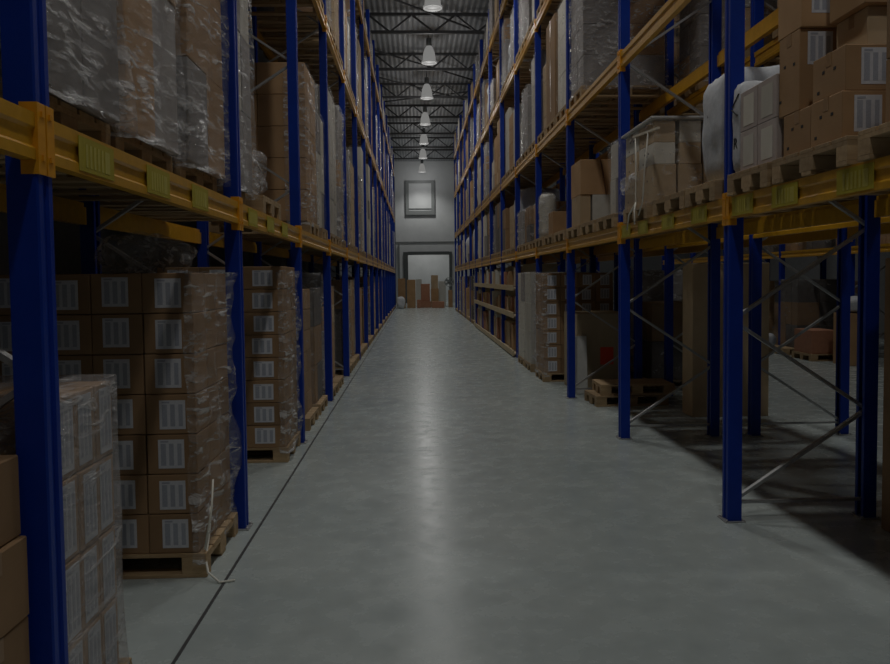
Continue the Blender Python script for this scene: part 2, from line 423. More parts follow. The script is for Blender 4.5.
# ------------------------------------------------------------------ pallets
def pallet_shapes(w=1.2, d=.8):
    """x: 1.2 m long, y: .8 m wide, origin at the bottom of the aisle-side end (x=0), centre of y"""
    dk = MB(); n = 5; bw = .145 if d > .7 else .11
    for i in range(n):
        c = -d/2+bw/2+(d-bw)*i/(n-1); dk.box(0, w, c-bw/2+.002, c+bw/2-.002, .122, .144, bev=.002)
    for c in (.072, w/2, w-.072): dk.box(c-.072, c+.072, -d/2, d/2, .100, .122)
    bl = MB(); bl.box(-.072, .072, -.05, .05, .022, .100, bev=.002)
    blw = MB(); blw.box(-.072, .072, -.0725, .0725, .022, .100, bev=.002)
    sk = MB(); sk.box(0, w, -.05, .05, 0, .022, bev=.002)
    one = MB()
    for i in range(n):
        c = -d/2+bw/2+(d-bw)*i/(n-1); one.box(0, w, c-bw/2+.002, c+bw/2-.002, .122, .144)
    for c in (.072, w/2, w-.072):
        one.box(c-.072, c+.072, -d/2, d/2, .100, .122)
        for y in (-d/2+.05, 0, d/2-.05): one.box(c-.072, c+.072, y-.05, y+.05, .022, .100)
    for y in (-d/2+.05, 0, d/2-.05): one.box(0, w, y-.05, y+.05, 0, .022)
    return dict(w=w, d=d, deck=dk.mesh('deck', 'wood'), block=bl.mesh('block', 'wood'), mid=blw.mesh('block', 'wood'), skid=sk.mesh('bottom_board', 'wood'), one=one.mesh('pallet', 'wood'))
PAL = {'e': pallet_shapes(), 's': pallet_shapes(1.2, .6), 'h': pallet_shapes(1.0, .6)}
PH_ = .144
def pallet(x, y, z, d, label, detail, kind='e', rz=0, group='pallets under the loads'):
    P = PAL[kind]; rot = (0 if d > 0 else PI)+rz
    if not detail:
        o = link('pallet', P['one'], None, (x, y, z), (0, 0, rot)); return tag(o, label, 'pallet', group)
    t = empty('pallet', (x, y, z), label, 'pallet', group, rot)
    link('deck', P['deck'], t)
    for yy in (-P['d']/2+.05, 0, P['d']/2-.05):
        link('bottom_board', P['skid'], t, (0, yy, 0))
        for c in (.072, P['w']/2, P['w']-.072): link('block', P['mid'] if yy == 0 else P['block'], t, (c, yy, 0))
    return t

# ------------------------------------------------------------------ loads
def wrap_mesh(w, d, h, seed, step=.07, amp=.012, mat='film', flare=.0, top=True):
    """rumpled film over a block x 0..w, y +-d/2, z 0..h"""
    bm = bmesh.new(); g = .012
    nx, ny, nz = max(2, int(w/step)), max(2, int(d/step)), max(2, int(h/step))
    per = [(-g+(w+2*g)*i/nx, -d/2-g) for i in range(nx)]+[(w+g, -d/2-g+(d+2*g)*i/ny) for i in range(ny)] + \
          [(w+g-(w+2*g)*i/nx, d/2+g) for i in range(nx)]+[(-g, d/2+g-(d+2*g)*i/ny) for i in range(ny)]
    rows = []
    sv = Vector((seed*3.7, seed*1.3, seed*.9))
    for k in range(nz+1):
        z = -.05+(h+.05+g)*k/nz; row = []
        for (x, y) in per:
            v = Vector((x, y, z)); n = Vector((x-w/2, y, 0)).normalized()
            dd = noise.noise(Vector((v.x*5, v.y*5, v.z*2.2+v.y*3))+sv)
            dd = amp*(.5+dd)+(flare*(1-k/nz)**6 if flare else 0)
            row.append(bm.verts.new(v+n*max(dd, 0)))
        rows.append(row)
    L = len(per)
    for a, b in zip(rows, rows[1:]):
        for i in range(L): bm.faces.new((a[i], a[(i+1) % L], b[(i+1) % L], b[i])).smooth = True
    if top: bm.faces.new(rows[-1])
    bmesh.ops.recalc_face_normals(bm, faces=bm.faces)
    me = bpy.data.meshes.new('film'); bm.to_mesh(me); bm.free(); me.materials.append(MT[mat]); return me
def block_mesh(name, w, d, h, nx, ny, nz, seed, mats, jit=.006, pale=0):
    """stack of cartons bound together"""
    r = random.Random(seed); m = MB()
    bx, by, bz = w/nx, d/ny, h/nz
    for k in range(nz):
        for i in range(nx):
            for j in range(ny):
                if 0 < i < nx-1 and 0 < j < ny-1 and k < nz-1: continue
                a, b, c = r.uniform(-jit, jit), r.uniform(-jit, jit), 0
                mi = 1 if len(mats) > 1 and r.random() < pale else 0
                m.box(i*bx+.003+max(a, 0), (i+1)*bx-.003+min(a, 0), -d/2+j*by+.003+max(b, 0), -d/2+(j+1)*by-.003+min(b, 0), k*bz+.001, (k+1)*bz-.003, mi=mi, bev=.004)
    return m.mesh(name, mats)
def label_mesh(w=.15, h=.17):
    """paper label in the x-z plane facing -y, printed columns"""
    m = MB(); m.box(-w/2, w/2, -.002, 0, -h/2, h/2)
    for a, b in ((-.40, -.20), (-.08, .10), (.24, .40)): m.box(w*a, w*b, -.003, -.002, -h*.40, h*.36, mi=1)
    m.box(-w*.4, -w*.1, -.003, -.002, h*.40, h*.46, mi=1)
    return m.mesh('shipping_label', ['paper', 'print'])
LABEL = label_mesh(); LABEL_TALL = label_mesh(.11, .26); LABEL_BIG = label_mesh(.145, .185)
def carton_mesh(w, d, h, mat='card', tape=True):
    m = MB(); m.box(-w/2, w/2, -d/2, d/2, 0, h, bev=.004)
    me = m.mesh('carton', mat)
    t = MB(); t.box(-w/2-.001, w/2+.001, -.025, .025, h-.0005, h+.001); t.box(-w/2-.0015, -w/2, -.025, .025, h-.07, h+.001); t.box(w/2, w/2+.0015, -.025, .025, h-.07, h+.001)
    return me, t.mesh('tape', 'tape')
def soft_mesh(name, w, d, h, seed, mat, amp=.05, exp=5, n=20):
    bm = bmesh.new(); bmesh.ops.create_uvsphere(bm, u_segments=n*2, v_segments=n, radius=1)
    sv = Vector((seed*1.7, seed*.3, seed*2.1))
    for v in bm.verts:
        p = v.co; nrm = (abs(p.x)**exp+abs(p.y)**exp+abs(p.z)**exp)**(1/exp); p = p/nrm
        q = Vector((p.x*w/2, p.y*d/2, p.z*h/2)); q += p.normalized()*amp*noise.noise(q*3.2+sv)
        q += p.normalized()*amp*.4*noise.noise(q*9+sv)
        if q.z < -h/2+.02: q.z = -h/2
        v.co = q+Vector((w/2, 0, h/2))
    for f_ in bm.faces: f_.smooth = True
    me = bpy.data.meshes.new(name); bm.to_mesh(me); bm.free(); me.materials.append(MT[mat]); return me

# generic kinds, shared by the many loads of the far bays
_cache = {}
def generic_load(x, y, z, d, kind, w, dd, h, label, near, seed, group):
    key = (kind, round(w, 2), round(dd, 2), round(h, 1), near, seed % 3)
    if key not in _cache:
        h_ = round(h, 1)
        if kind == 'carton':
            me = block_mesh('load', w, dd, h_, 3, 2 if dd < .7 else 3, max(2, int(h_/.3)), seed, [('card', 'card_pale')[seed % 2], 'card_pale'], pale=.15)
            fm = wrap_mesh(w, dd, h_, seed, .12, .015, 'film_thin') if near else None
        elif kind == 'film':
            me = block_mesh('load', w, dd, h_, 2, 2, max(2, int(h_/.4)), seed, ['grey_goods', 'card'], pale=.35)
            fm = wrap_mesh(w, dd, h_, seed, .09, .03, 'film')
        elif kind == 'pale':
            me = block_mesh('load', w, dd, h_, 2, 2, max(2, int(h_/.5)), seed, ['pale_goods', 'grey_goods'], pale=.2); fm = wrap_mesh(w, dd, h_, seed, .12, .02, 'film_thin') if near else None
        elif kind == 'box':
            mm = MB(); mm.box(0, w, -dd/2, dd/2, 0, h_, bev=.006); mm.box(-.002, w+.002, -.04, .04, h_*.1, h_+.002, mi=1)
            me = mm.mesh('load', [('card', 'card_dark', 'card_pale')[seed % 3], 'tape']); fm = None
        elif kind == 'sack':
            me = soft_mesh('load', w, dd, h_, seed, 'sack', .05, 6, 14); fm = None
        else:
            me = block_mesh('load', w, dd, h_, 2, 3, max(2, int(h_/.45)), seed, ['dark_goods', 'card_dark'], pale=.4); fm = wrap_mesh(w, dd, h_, seed, .12, .02, 'film_thin') if near else None
        _cache[key] = (me, fm)
    me, fm = _cache[key]
    name, cat = {'carton': ('carton_stack', 'carton stack'), 'film': ('wrapped_load', 'wrapped load'), 'pale': ('wrapped_load', 'wrapped load'), 'box': ('large_carton', 'carton'),
                 'sack': ('bulk_sack', 'sack'), 'dark': ('wrapped_load', 'wrapped load')}[kind]
    o = link(name, me, None, (x, y, z), (0, 0, 0 if d > 0 else PI)); tag(o, label, cat, group)
    if fm: link('stretch_film', fm, o)
    return o
LOOK = {'carton': 'brown carton stack', 'film': 'shiny film-wrapped load', 'pale': 'pale grey load', 'box': 'large brown carton', 'sack': 'white bulk sack', 'dark': 'dark wrapped load'}
POSN = ['near end', 'middle', 'far end']
def fill(side, bay, level, zb, hmin, hmax, kinds, seed, skip=(), near=False, pal=True, n=3, xo=0):
    ys = RY if side == 'right' else LY
    x = (XR-.04 if side == 'right' else XL+.04); d = 1 if side == 'right' else -1
    r = random.Random(seed*97+bay*13+int(zb*10))
    y0 = ys[bay]+.08; step = (BAY-.16)/n
    lv = {0: 'floor', 1: 'first beam level', 2: 'second beam level', 3: 'third beam level', 4: 'top level'}[level]
    where = f'{side} rack {lv}, {ORD[bay-1]} bay, '
    for s in range(n):
        kind = r.choice(kinds); h = r.choice([hmin, (hmin+hmax)/2, hmax, hmin*.4+hmax*.6]); jx = r.uniform(-.03, .07); sd = r.randrange(3)
        if s in skip: continue
        yc = y0+step*(s+.5); w = 1.08; dd = .76 if r.random() < .7 else .64
        if pal: pallet(x, yc, zb, d, f'wooden pallet on {where}{POSN[s]}', near)
        sz = 'tall ' if h > (hmin+hmax)/2+.05 else ''
        generic_load(x+d*(.03+jx+xo), yc, zb+(PH_ if pal else 0)+.001, d, kind, w, dd, h, f'{sz}{LOOK[kind]} on {where}{POSN[s]}', near, sd, 'pallet loads in the racks')

# --- left rack: bays are numbered by the frame before them, LY[1]=2.565 .. (bay 1 is the nearest in view)
TOP = .151
for b in range(1, 17):
    y = LY[b]
    if b > 2: fill('left', b, 1, LLEV[0]+TOP, 1.7, 2.5, ['film', 'carton', 'pale', 'pale', 'film', 'pale'] if b > 3 else ['carton'], 11, near=y < 14, skip=(0, 1, 2) if b == 3 else ())
    if b > 2: fill('left', b, 2, LLEV[1]+TOP, 1.5, 2.3, ['carton', 'film', 'pale', 'film', 'dark', 'pale'], 12, near=y < 14)
    if b > 4: fill('left', b, 3, LLEV[2]+TOP, .5, 1.0, ['carton', 'film', 'pale'], 13, near=False)
    if b > 3: fill('left', b, 0, 0, 1.4, 1.7, ['carton', 'carton', 'film', 'dark', 'pale'], 14, near=y < 14, skip=(2,) if b == 4 else (), xo=.10)
# --- right rack
for b in range(1, 15):
    y = RY[b]
    if b >= 4: fill('right', b, 1, RLEV[0]+TOP, .7, 1.3, ['carton', 'film', 'pale', 'box', 'sack', 'pale', 'dark', 'film'], 21, near=y < 14, skip=(0, 1, 2) if b == 4 else ())
    if b >= 3: fill('right', b, 2, RLEV[1]+TOP, .8, 1.6, ['carton', 'film', 'box', 'sack', 'pale', 'dark', 'film', 'pale'], 22, near=y < 14, skip=(0, 1) if b == 3 else ())
    if b >= 3: fill('right', b, 3, RLEV[2]+TOP, .8, 1.5, ['carton', 'film', 'pale', 'box', 'dark', 'sack', 'pale', 'film'], 25, near=False)
    if b >= 5: fill('right', b, 4, RLEV[3]+TOP, .5, 1.0, ['carton', 'film', 'pale'], 24, near=False)
    if b >= 10: fill('right', b, 0, 0, 1.2, 1.7, ['carton', 'dark', 'film'], 26, near=False)

# ------------------------------------------------------------------ hand placed near loads
def carton_grid(root, w, d, h, nx, ny, nz, face, lab, mat='card', skiplab=None, lab_off=0):
    """root > carton (> shipping_label); face '-y' labels look to the camera, 'aisle' look to local -x"""
    bx, by, bz = w/nx, d/ny, h/nz
    m = MB(); m.box(-bx/2+.003, bx/2-.003, -by/2+.003, by/2-.003, .001, bz-.004, bev=.004)
    m.box(-bx/2+.002, bx/2-.002, -.02, .02, bz*.5, bz*.5+.002) if 0 else None
    me = m.mesh('carton', mat)
    for k in range(nz):
        for i in range(nx):
            for j in range(ny):
                show_y = (j == 0); show_x = (i == 0)
                if not (show_y or show_x or k == nz-1 or j == ny-1): continue
                c = link('carton', me, root, ((i+.5)*bx+rnd.uniform(-.003, .003), -d/2+(j+.5)*by+rnd.uniform(-.002, .002), k*bz))
                if face == '-y' and show_y: link('shipping_label', lab, c, (rnd.uniform(-.01, .01), -by/2+.002, bz*.5+rnd.uniform(-.008, .008)))
                if face == 'mirror' and j == ny-1: link('shipping_label', lab, c, (rnd.uniform(-.01, .01)+lab_off, by/2-.002, bz*.5+rnd.uniform(-.008, .008)), (0, 0, PI))
                if face == 'aisle' and show_x: link('shipping_label', lab, c, (-bx/2+.002, rnd.uniform(-.01, .01), bz*.5), (0, 0, -PI/2))
# left, nearest bay, floor: labelled carton tower with film on its aisle side (local +x points away from the aisle)
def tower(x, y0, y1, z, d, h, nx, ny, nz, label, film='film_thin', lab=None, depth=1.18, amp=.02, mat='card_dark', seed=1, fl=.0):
    dd = y1-y0
    t = empty('carton_tower', (x, (y0+y1)/2, z), label, 'carton stack', 'towers of labelled cartons', 0 if d > 0 else PI)
    carton_grid(t, depth, dd, h, nx, ny, nz, '-y' if d > 0 else 'mirror', lab or LABEL, mat)
    return t
def side_film(parent, d, h, seed, mat, cover=.28, step=.05, amp=.035, z0=-.06):
    """film on the aisle side (local x=0), wrapping round both corners by `cover`"""
    bm = bmesh.new(); g = .015; n1 = int(cover/step); n2 = int(d/step); nz = int((h-z0)/step)
    per = [(cover-cover*i/n1, -d/2-g) for i in range(n1)]+[(-g, -d/2-g+(d+2*g)*i/n2) for i in range(n2)]+[(-g+(cover+g)*i/n1, d/2+g) for i in range(n1+1)]
    sv = Vector((seed*2.3, seed, -seed)); rows = []
    for k in range(nz+1):
        z = z0+(h-z0)*k/nz; row = []
        for x, y in per:
            n = Vector((x-.4, y*.8, 0)).normalized()
            q = noise.noise(Vector((x*6, y*6, z*5))+sv); q2 = noise.noise(Vector((x*15, y*15, z*11))+sv)
            row.append(bm.verts.new(Vector((x, y, z))+n*max(.0, amp*(.35+q)+amp*.4*q2)))
        rows.append(row)
    for a, b in zip(rows, rows[1:]):
        for i in range(len(per)-1): bm.faces.new((a[i], a[i+1], b[i+1], b[i])).smooth = True
    bmesh.ops.recalc_face_normals(bm, faces=bm.faces)
    me = bpy.data.meshes.new('stretch_film'); bm.to_mesh(me); bm.free(); me.materials.append(MT[mat])
    return link('stretch_film', me, parent)

pallet(-1.25, 4.86, 0, -1, 'wooden pallet under the labelled carton tower behind the nearest left post', True)
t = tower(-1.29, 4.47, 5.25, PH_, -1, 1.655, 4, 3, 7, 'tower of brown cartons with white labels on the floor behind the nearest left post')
side_film(t, .78, 1.66, 3, 'film', .06, .03, .06)
m = MB(); m.tube([(-.02, .20, .22), (-.035, .30, .1), (-.03, .38, -.04), (-.06, .44, -.10), (-.14, .50, -.136), (-.22, .47, -.138)], .007); link('plastic_strap', m.mesh('plastic_strap', 'rope'), t)
m = MB(); m.tube([(-.03, .39, .02), (-.06, .33, .25), (-.05, .25, .4)], .006); link('plastic_strap', m.mesh('plastic_strap', 'rope'), t)

pallet(-1.24, 7.68, 0, -1, 'wooden pallet under the labelled carton tower, second left bay', True)
t = tower(-1.26, 7.29, 8.07, PH_, -1, 1.74, 3, 3, 8, 'tower of brown cartons with small white labels on the floor, second left bay', lab=label_mesh(.19, .15))
side_film(t, .78, 1.70, 4, 'film', .06, .03, .05)
pallet(-1.24, 9.2, 0, -1, 'wooden pallet under the labelled carton tower, third left bay, near end', True)
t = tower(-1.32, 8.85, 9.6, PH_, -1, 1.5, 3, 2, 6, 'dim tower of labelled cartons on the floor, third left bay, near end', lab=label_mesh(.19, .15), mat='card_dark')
side_film(t, .74, 1.48, 5, 'film_thin', .2, .06, .03)
generic_load(-1.3, 10.2, .145, -1, 'dark', 1.08, .76, 1.5, 'dark wrapped load on the floor, third left bay, far end', True, 1, 'pallet loads in the racks')
pallet(-1.24, 10.2, 0, -1, 'wooden pallet under the dark load, third left bay, far end', True)

t = empty('film_bundle', (-1.42, 4.95, PH_+1.665), 'crumpled clear film lying on top of the labelled carton tower, nearest left bay', 'plastic film', None, PI)
link('film', soft_mesh('film', .55, .5, .22, 14, 'film_loose', .09, 2.6, 24), t)
# short wrapped stack right beside the nearest left post
pallet(-1.23, 2.93, 0, -1, 'wooden pallet under the short wrapped stack beside the nearest left post', True, 's')
t = empty('wrapped_stack', (-1.25, 2.91, PH_), 'short film-wrapped stack of white-labelled cartons beside the nearest left post', 'wrapped load', None, PI)
carton_grid(t, .9, .5, 1.20, 3, 3, 4, 'aisle', LABEL_TALL, 'card')
link('stretch_film', wrap_mesh(.9, .5, 1.21, 5, .035, .016, 'film_heavy', flare=.02), t)
# cartons in front of the nearest left post
pallet(-1.24, 2.1, 0, -1, 'wooden pallet at the bottom left corner of the picture', True)
cm, ct = carton_mesh(.56, .36, .26, 'card_dark')
names = ['bottom', 'second', 'third', 'top']
for k in range(4):
    for j, yy in enumerate((1.92, 2.29)):
        o = tag(link('carton', cm, None, (-1.55+rnd.uniform(-.01, .01), yy, PH_+.002+k*.263)), f'plain brown carton left of the nearest left post, {names[k]} row, {["near", "far"][j]} column', 'carton', 'plain cartons at the left edge')
        link('tape', ct, o)

# left, first beam level: tall film-wrapped loads of the nearest bay
zb = LLEV[0]+TOP
def tall_wrapped(y0, y1, x, h, seed, mats, label, nz, kind='e', film='film', pale=.3, amp=.035):
    pallet(-1.33, (y0+y1)/2, zb, -1, label.replace(label.split(' on ')[0], 'wooden pallet under the wrapped load'), True, kind)
    o = tag(link('wrapped_load', block_mesh('load', 1.08, y1-y0, h, 2, 2, nz, seed, mats, pale=pale), None, (x, (y0+y1)/2, zb+PH_+.001), (0, 0, PI)), label, 'wrapped load', 'tall wrapped loads on the left rack')
    link('stretch_film', wrap_mesh(1.08, y1-y0, h, seed, .04, amp, film, flare=.015), o)
    return o
tall_wrapped(2.66, 3.40, -1.27, 2.3, 1, ['grey_goods', 'card'], 'tall film-wrapped load on the left rack, right of the nearest post', 4)
tall_wrapped(3.5, 4.27, -1.28, 2.4, 2, ['card', 'grey_goods'], 'tall film-wrapped load on the left rack, second from the nearest post', 3)
tall_wrapped(4.42, 5.23, -1.27, 2.35, 3, ['card', 'grey_goods'], 'tall film-wrapped load on the left rack, third from the nearest post', 4)
tall_wrapped(5.50, 6.10, -1.27, 2.3, 4, ['pale_goods', 'grey_goods'], 'narrow film-wrapped load on the left rack, just beyond the second post', 4, 's', pale=.5)
pallet(-1.21, 6.6, zb, -1, 'wooden pallet under the loose film, second left bay', True)
t = empty('film_bundle', (-1.3, 6.52, zb+PH_), 'crumpled bundle of loose clear film on the left rack, second bay', 'plastic film')
t.rotation_euler = (0, 0, PI)
link('film', soft_mesh('film', .75, .55, .5, 9, 'film_loose', .22, 2.6, 26), t)
# big brown tower beyond the third post
pallet(-1.21, 9.35, zb, -1, 'wooden pallet on the left rack first beam level beyond the third post', True)
t = empty('carton_tower', (-1.24, 9.37, zb+PH_), 'tall brown carton tower with film on its aisle side beyond the third left post', 'carton stack', None, PI)
carton_grid(t, 1.1, .9, 1.82, 2, 2, 5, 'none', LABEL, 'card')
side_film(t, .9, 1.8, 6, 'film', .25, .06, .03)
pallet(-1.21, 10.4, zb, -1, 'wooden pallet on the left rack first beam level before the fourth post', True, 's')
generic_load(-1.25, 10.43, zb+PH_, -1, 'pale', 1.08, .64, 1.5, 'pale wrapped load on the left rack before the fourth post', True, 2, 'pallet loads in the racks')
# second level, near bays
for b in (2,):
    fill('left', b, 2, LLEV[1]+TOP, 1.5, 2.3, ['carton', 'film'], 12, near=True)

# --- right rack, floor
def panel(x0, x1, y0, y1, z0, z1, mat, name, label, cat, bev=.006):
    m = MB(); m.box(-(x1-x0)/2, (x1-x0)/2, -(y1-y0)/2, (y1-y0)/2, 0, z1-z0, bev=bev)
    return tag(link(name, m.mesh(name, mat), None, ((x0+x1)/2, (y0+y1)/2, z0)), label, cat)
pallet(2.40, 10.36, 0, 1, 'empty wooden pallet lying on the floor beside the third right post, lower of two', True, 'h', .05)
pallet(2.50, 10.42, .145, 1, 'empty wooden pallet lying on top of another beside the third right post', True, 'h', -.03)
o = panel(2.42, 3.2, 11.3, 12.3, 0.0, 1.2, 'board', 'flat_crate', 'large tan crate with a red sticker on the floor behind the third right post', 'crate')
m = MB(); m.box(-.1, .1, -.003, 0, -.13, .13); tag(link('sticker', m.mesh('sticker', 'red'), o, (.06, -.5, .56)), 'square red sticker')
m = MB(); m.box(-.39, .39, -.012, 0, .0, .09); bme = m.mesh('batten', 'board'); link('batten', bme, o, (0, -.5, 0)); link('batten', bme, o, (0, -.5, 1.11))
m = MB(); m.box(-.11, .11, -.012, .012, 0, .86, bev=.002); o = tag(link('board', m.mesh('board', 'white_board'), None, (2.44, 11.17, .012), (-.1, .0, .0)), 'narrow white board leaning on the tan crate behind the third right post', 'board')
pallet(2.12, 13.0, 0, 1, 'wooden pallet under the labelled carton tower on the right floor', True)
t = tower(2.13, 12.6, 13.4, PH_, 1, 1.68, 4, 3, 7, 'tower of brown cartons with white labels on the right floor beyond the third post')
side_film(t, .8, 1.7, 8, 'film', .1, .06, .03)
for i, (y0, y1, h) in enumerate(((13.95, 14.75, 1.7), (14.9, 15.7, 1.72))):
    pallet(2.12, (y0+y1)/2, 0, 1, f'wooden pallet under the grey wrapped slab on the right floor, {["near", "far"][i]} one', True)
    generic_load(2.13, (y0+y1)/2, PH_+.001, 1, 'pale', 1.08, .76, h, f'grey film-wrapped load on the right floor, {["nearer", "farther"][i]} of the two before the shelves', True, i, 'pallet loads in the racks')

# wooden shelving in the bays behind the grey loads
sh_y0, sh_y1 = RY[6]+.08, RY[10]-.08
shelves = []
t = empty('wooden_shelving', (2.22, (sh_y0+sh_y1)/2, 0), 'long pale wooden shelving on the floor level of the right rack', 'shelf')
half = (sh_y1-sh_y0)/2
for z in (.06, .90, 1.50):
    m = MB(); m.box(-.09, -.065, -half, half, z-.03, z+.09)
    for k in range(4): m.box(-.065, .92, (k-2)*BAY+.07, (k-1)*BAY-.07, z, z+.03)
    link('shelf_board', m.mesh('shelf_board', 'shelf'), t)
for i in (0, 3, 6, 9, 12):
    y = -half+.02+(2*half-.04)*i/12
    m = MB(); m.box(.14 if i % 3 == 0 else -.06, .90, y-.012, y+.012, .09, 2.05); link('divider', m.mesh('divider', 'shelf'), t)
mk = [carton_mesh(.4, .26, .34, c) for c in ('card', 'card_pale', 'redbrown')]+[carton_mesh(.4, .2, .42, 'pale_goods'), carton_mesh(.4, .3, .26, 'card_dark'), carton_mesh(.4, .22, .38, 'white_board')]
mz = ['card', 'card_pale', 'redbrown']
desc = ['brown carton', 'pale tan carton', 'red-brown carton', 'pale grey carton', 'low dark carton', 'white carton']
r = random.Random(4)
for zi, (z, nm) in enumerate(((.09, 'bottom'), (.93, 'middle'), (1.53, 'top'))):
    for c in range(12):
        for q in range(2):
            if r.random() < .12: continue
            k = r.randrange(6); cell = (2*half-.04)/12
            y = -half+.02+cell*(c+.30+.40*q)
            hscale = 1.65 if zi == 0 else 1.0
            o = tag(link('carton', mk[k][0], None, (2.22-.03+.2+r.uniform(0, .08), (sh_y0+sh_y1)/2+y, z+.031)), f'{desc[k]} on the wooden shelving, {nm} shelf, {ORD[c] if c else "first"} compartment, {["near", "far"][q]} side', 'carton', 'small cartons on the wooden shelving')
            o.scale = (1, .85 if k in (0, 4) else 1, hscale)

# --- right rack, first beam level
zb = RLEV[0]+TOP; zl = zb+PH_+.001
pallet(2.16, 4.14, zb, 1, 'wooden pallet under the brown carton pile, nearest right bay', True)
pallet(2.16, 4.90, zb, 1, 'wooden pallet under the grey printed boxes beside the nearest right post', True, 's')
pallet(2.16, 3.25, zb, 1, 'wooden pallet at the right edge of the picture, nearest right bay', True)
def carton_at(x0, x1, y0, y1, z, h, label, mat='card', lab=None, face='-y', group='brown cartons on the nearest right bay', tape=True, marks=False):
    me, tp = carton_mesh(x1-x0, y1-y0, h, mat)
    o = tag(link('carton', me, None, ((x0+x1)/2, (y0+y1)/2, z)), label, 'carton', group)
    if tape: link('tape', tp, o)
    if lab is not None: link('shipping_label', lab[0], o, (lab[1], -(y1-y0)/2+.0005, lab[2]))
    if marks:
        m = MB()
        for yy, zz in ((-.06, .6), (.05, .62), (.10, .2)): m.box(-(x1-x0)/2-.0012, -(x1-x0)/2, yy-.012, yy+.012, h*zz-.008, h*zz+.008)
        link('printed_marks', m.mesh('printed_marks', 'ink'), o)
    return o
P = 'on the nearest right pile'
c1 = .245
carton_at(2.19, 2.62, 3.84, 4.15, zl, c1, f'brown carton with a white label {P}, bottom row, aisle side near', lab=(LABEL_BIG, -.08, .13), marks=True)
carton_at(2.20, 2.62, 4.165, 4.48, zl, c1, f'brown carton without label {P}, bottom row, aisle side far', marks=True)
carton_at(2.64, 3.06, 3.84, 4.15, zl, c1, f'brown carton with a white label {P}, bottom row, rear side', lab=(LABEL_BIG, .05, .13))
carton_at(2.64, 3.06, 4.165, 4.48, zl, c1*2, f'brown carton {P}, bottom row, rear far side')
z2 = zl+c1+.002
carton_at(2.21, 2.64, 3.85, 4.17, z2, .235, f'brown carton with a white label {P}, second row, aisle side', lab=(LABEL_BIG, -.06, .125), marks=True)
carton_at(2.66, 3.08, 3.85, 4.15, z2, .235, f'brown carton {P}, second row, rear side')
carton_at(2.20, 2.62, 4.30, 4.54, z2, .46, f'taller brown carton {P}, behind the second row', lab=(LABEL_BIG, -.09, .35), marks=True)
z3 = z2+.237
carton_at(2.34, 2.76, 3.88, 4.17, z3, .20, f'low brown carton {P}, third row, aisle side', mat='card_pale')
carton_at(2.80, 3.10, 3.88, 4.17, z3, .33, f'brown carton {P}, third row, rear side', mat='card_dark')
carton_at(2.20, 2.66, 4.28, 4.56, z2+.462, .36, f'brown carton with a grey label {P}, topmost at the far side', lab=(LABEL_BIG, -.10, .17))
carton_at(2.30, 2.72, 3.84, 4.17, z3+.202, .34, f'brown carton with a tall label {P}, topmost over the aisle side', lab=(LABEL_BIG, -.02, .2), mat='card')
carton_at(2.2, 2.6, 2.95, 3.5, zl, .3, 'brown carton at the right edge of the picture, bottom row', mat='card_dark')
carton_at(2.2, 2.6, 2.95, 3.5, zl+.302, .3, 'brown carton at the right edge of the picture, second row', mat='card_dark')
# grey printed boxes
for i, yy in enumerate((4.55, 4.81)):
    for k in range(2):
        o = carton_at(2.19, 2.5, yy, yy+.25, zl+k*.262, .26, f'pale printed box beside the nearest right post, {["lower", "upper"][k]} row, {["right", "left"][i]} column', mat='pink_goods', group='pale printed boxes', tape=False)
        m = MB(); m.box(-.0015, 0, -.075, .075, .03, .225); link('printed_front', m.mesh('printed_front', 'pale_goods'), o, (-.155, 0, 0))
# bulk sacks
o = tag(link('bulk_sack', soft_mesh('bulk_sack', .95, .38, .86, 3, 'sack', .05, 7, 24), None, (2.53, 4.86, zl)), 'white woven sack behind the pale printed boxes, right of the nearest right post', 'sack')
pallet(2.16, 5.72, zb, 1, 'wooden pallet under the white sack left of the nearest right post', True, 's')
o = tag(link('bulk_sack', soft_mesh('bulk_sack', .9, .50, .82, 5, 'sack', .03, 9, 24), None, (2.24, 5.66, zl)), 'white woven sack with black print left of the nearest right post', 'sack')
m = MB()
for yy, zz in ((-.1, .47), (.06, .52)): m.box(-.012, -.002, yy-.015, yy+.015, zz-.02, zz+.02)
link('printed_marks', m.mesh('printed_marks', 'ink'), o, (.0, 0, 0))
# narrow white sack between boxes and post, with an arrow and a letter R
t = tag(link('bulk_sack', soft_mesh('bulk_sack', .3, .14, .62, 8, 'sack', .015, 8, 20), None, (2.20, 5.145, zl)), 'narrow white sack with a black arrow and letter beside the nearest right post', 'sack')
m = MB(); m.bar((-.004, .05, .46), (-.004, -.05, .53), .016, .004); m.bar((-.004, .045, .44), (-.004, -.04, .39), .03, .004); link('printed_arrow', m.mesh('printed_arrow', 'ink'), t)
cu = bpy.data.curves.new('letter', 'FONT'); cu.body = 'R'; cu.size = .11; cu.extrude = .002
tmp = bpy.data.objects.new('tmp', cu); COL.objects.link(tmp); dg = bpy.context.evaluated_depsgraph_get()
lm = bpy.data.meshes.new_from_object(tmp.evaluated_get(dg)); bpy.data.objects.remove(tmp); lm.materials.clear(); lm.materials.append(MT['ink'])
link('printed_letter', lm, t, (-.004, .04, .17), (PI/2, 0, -PI/2))
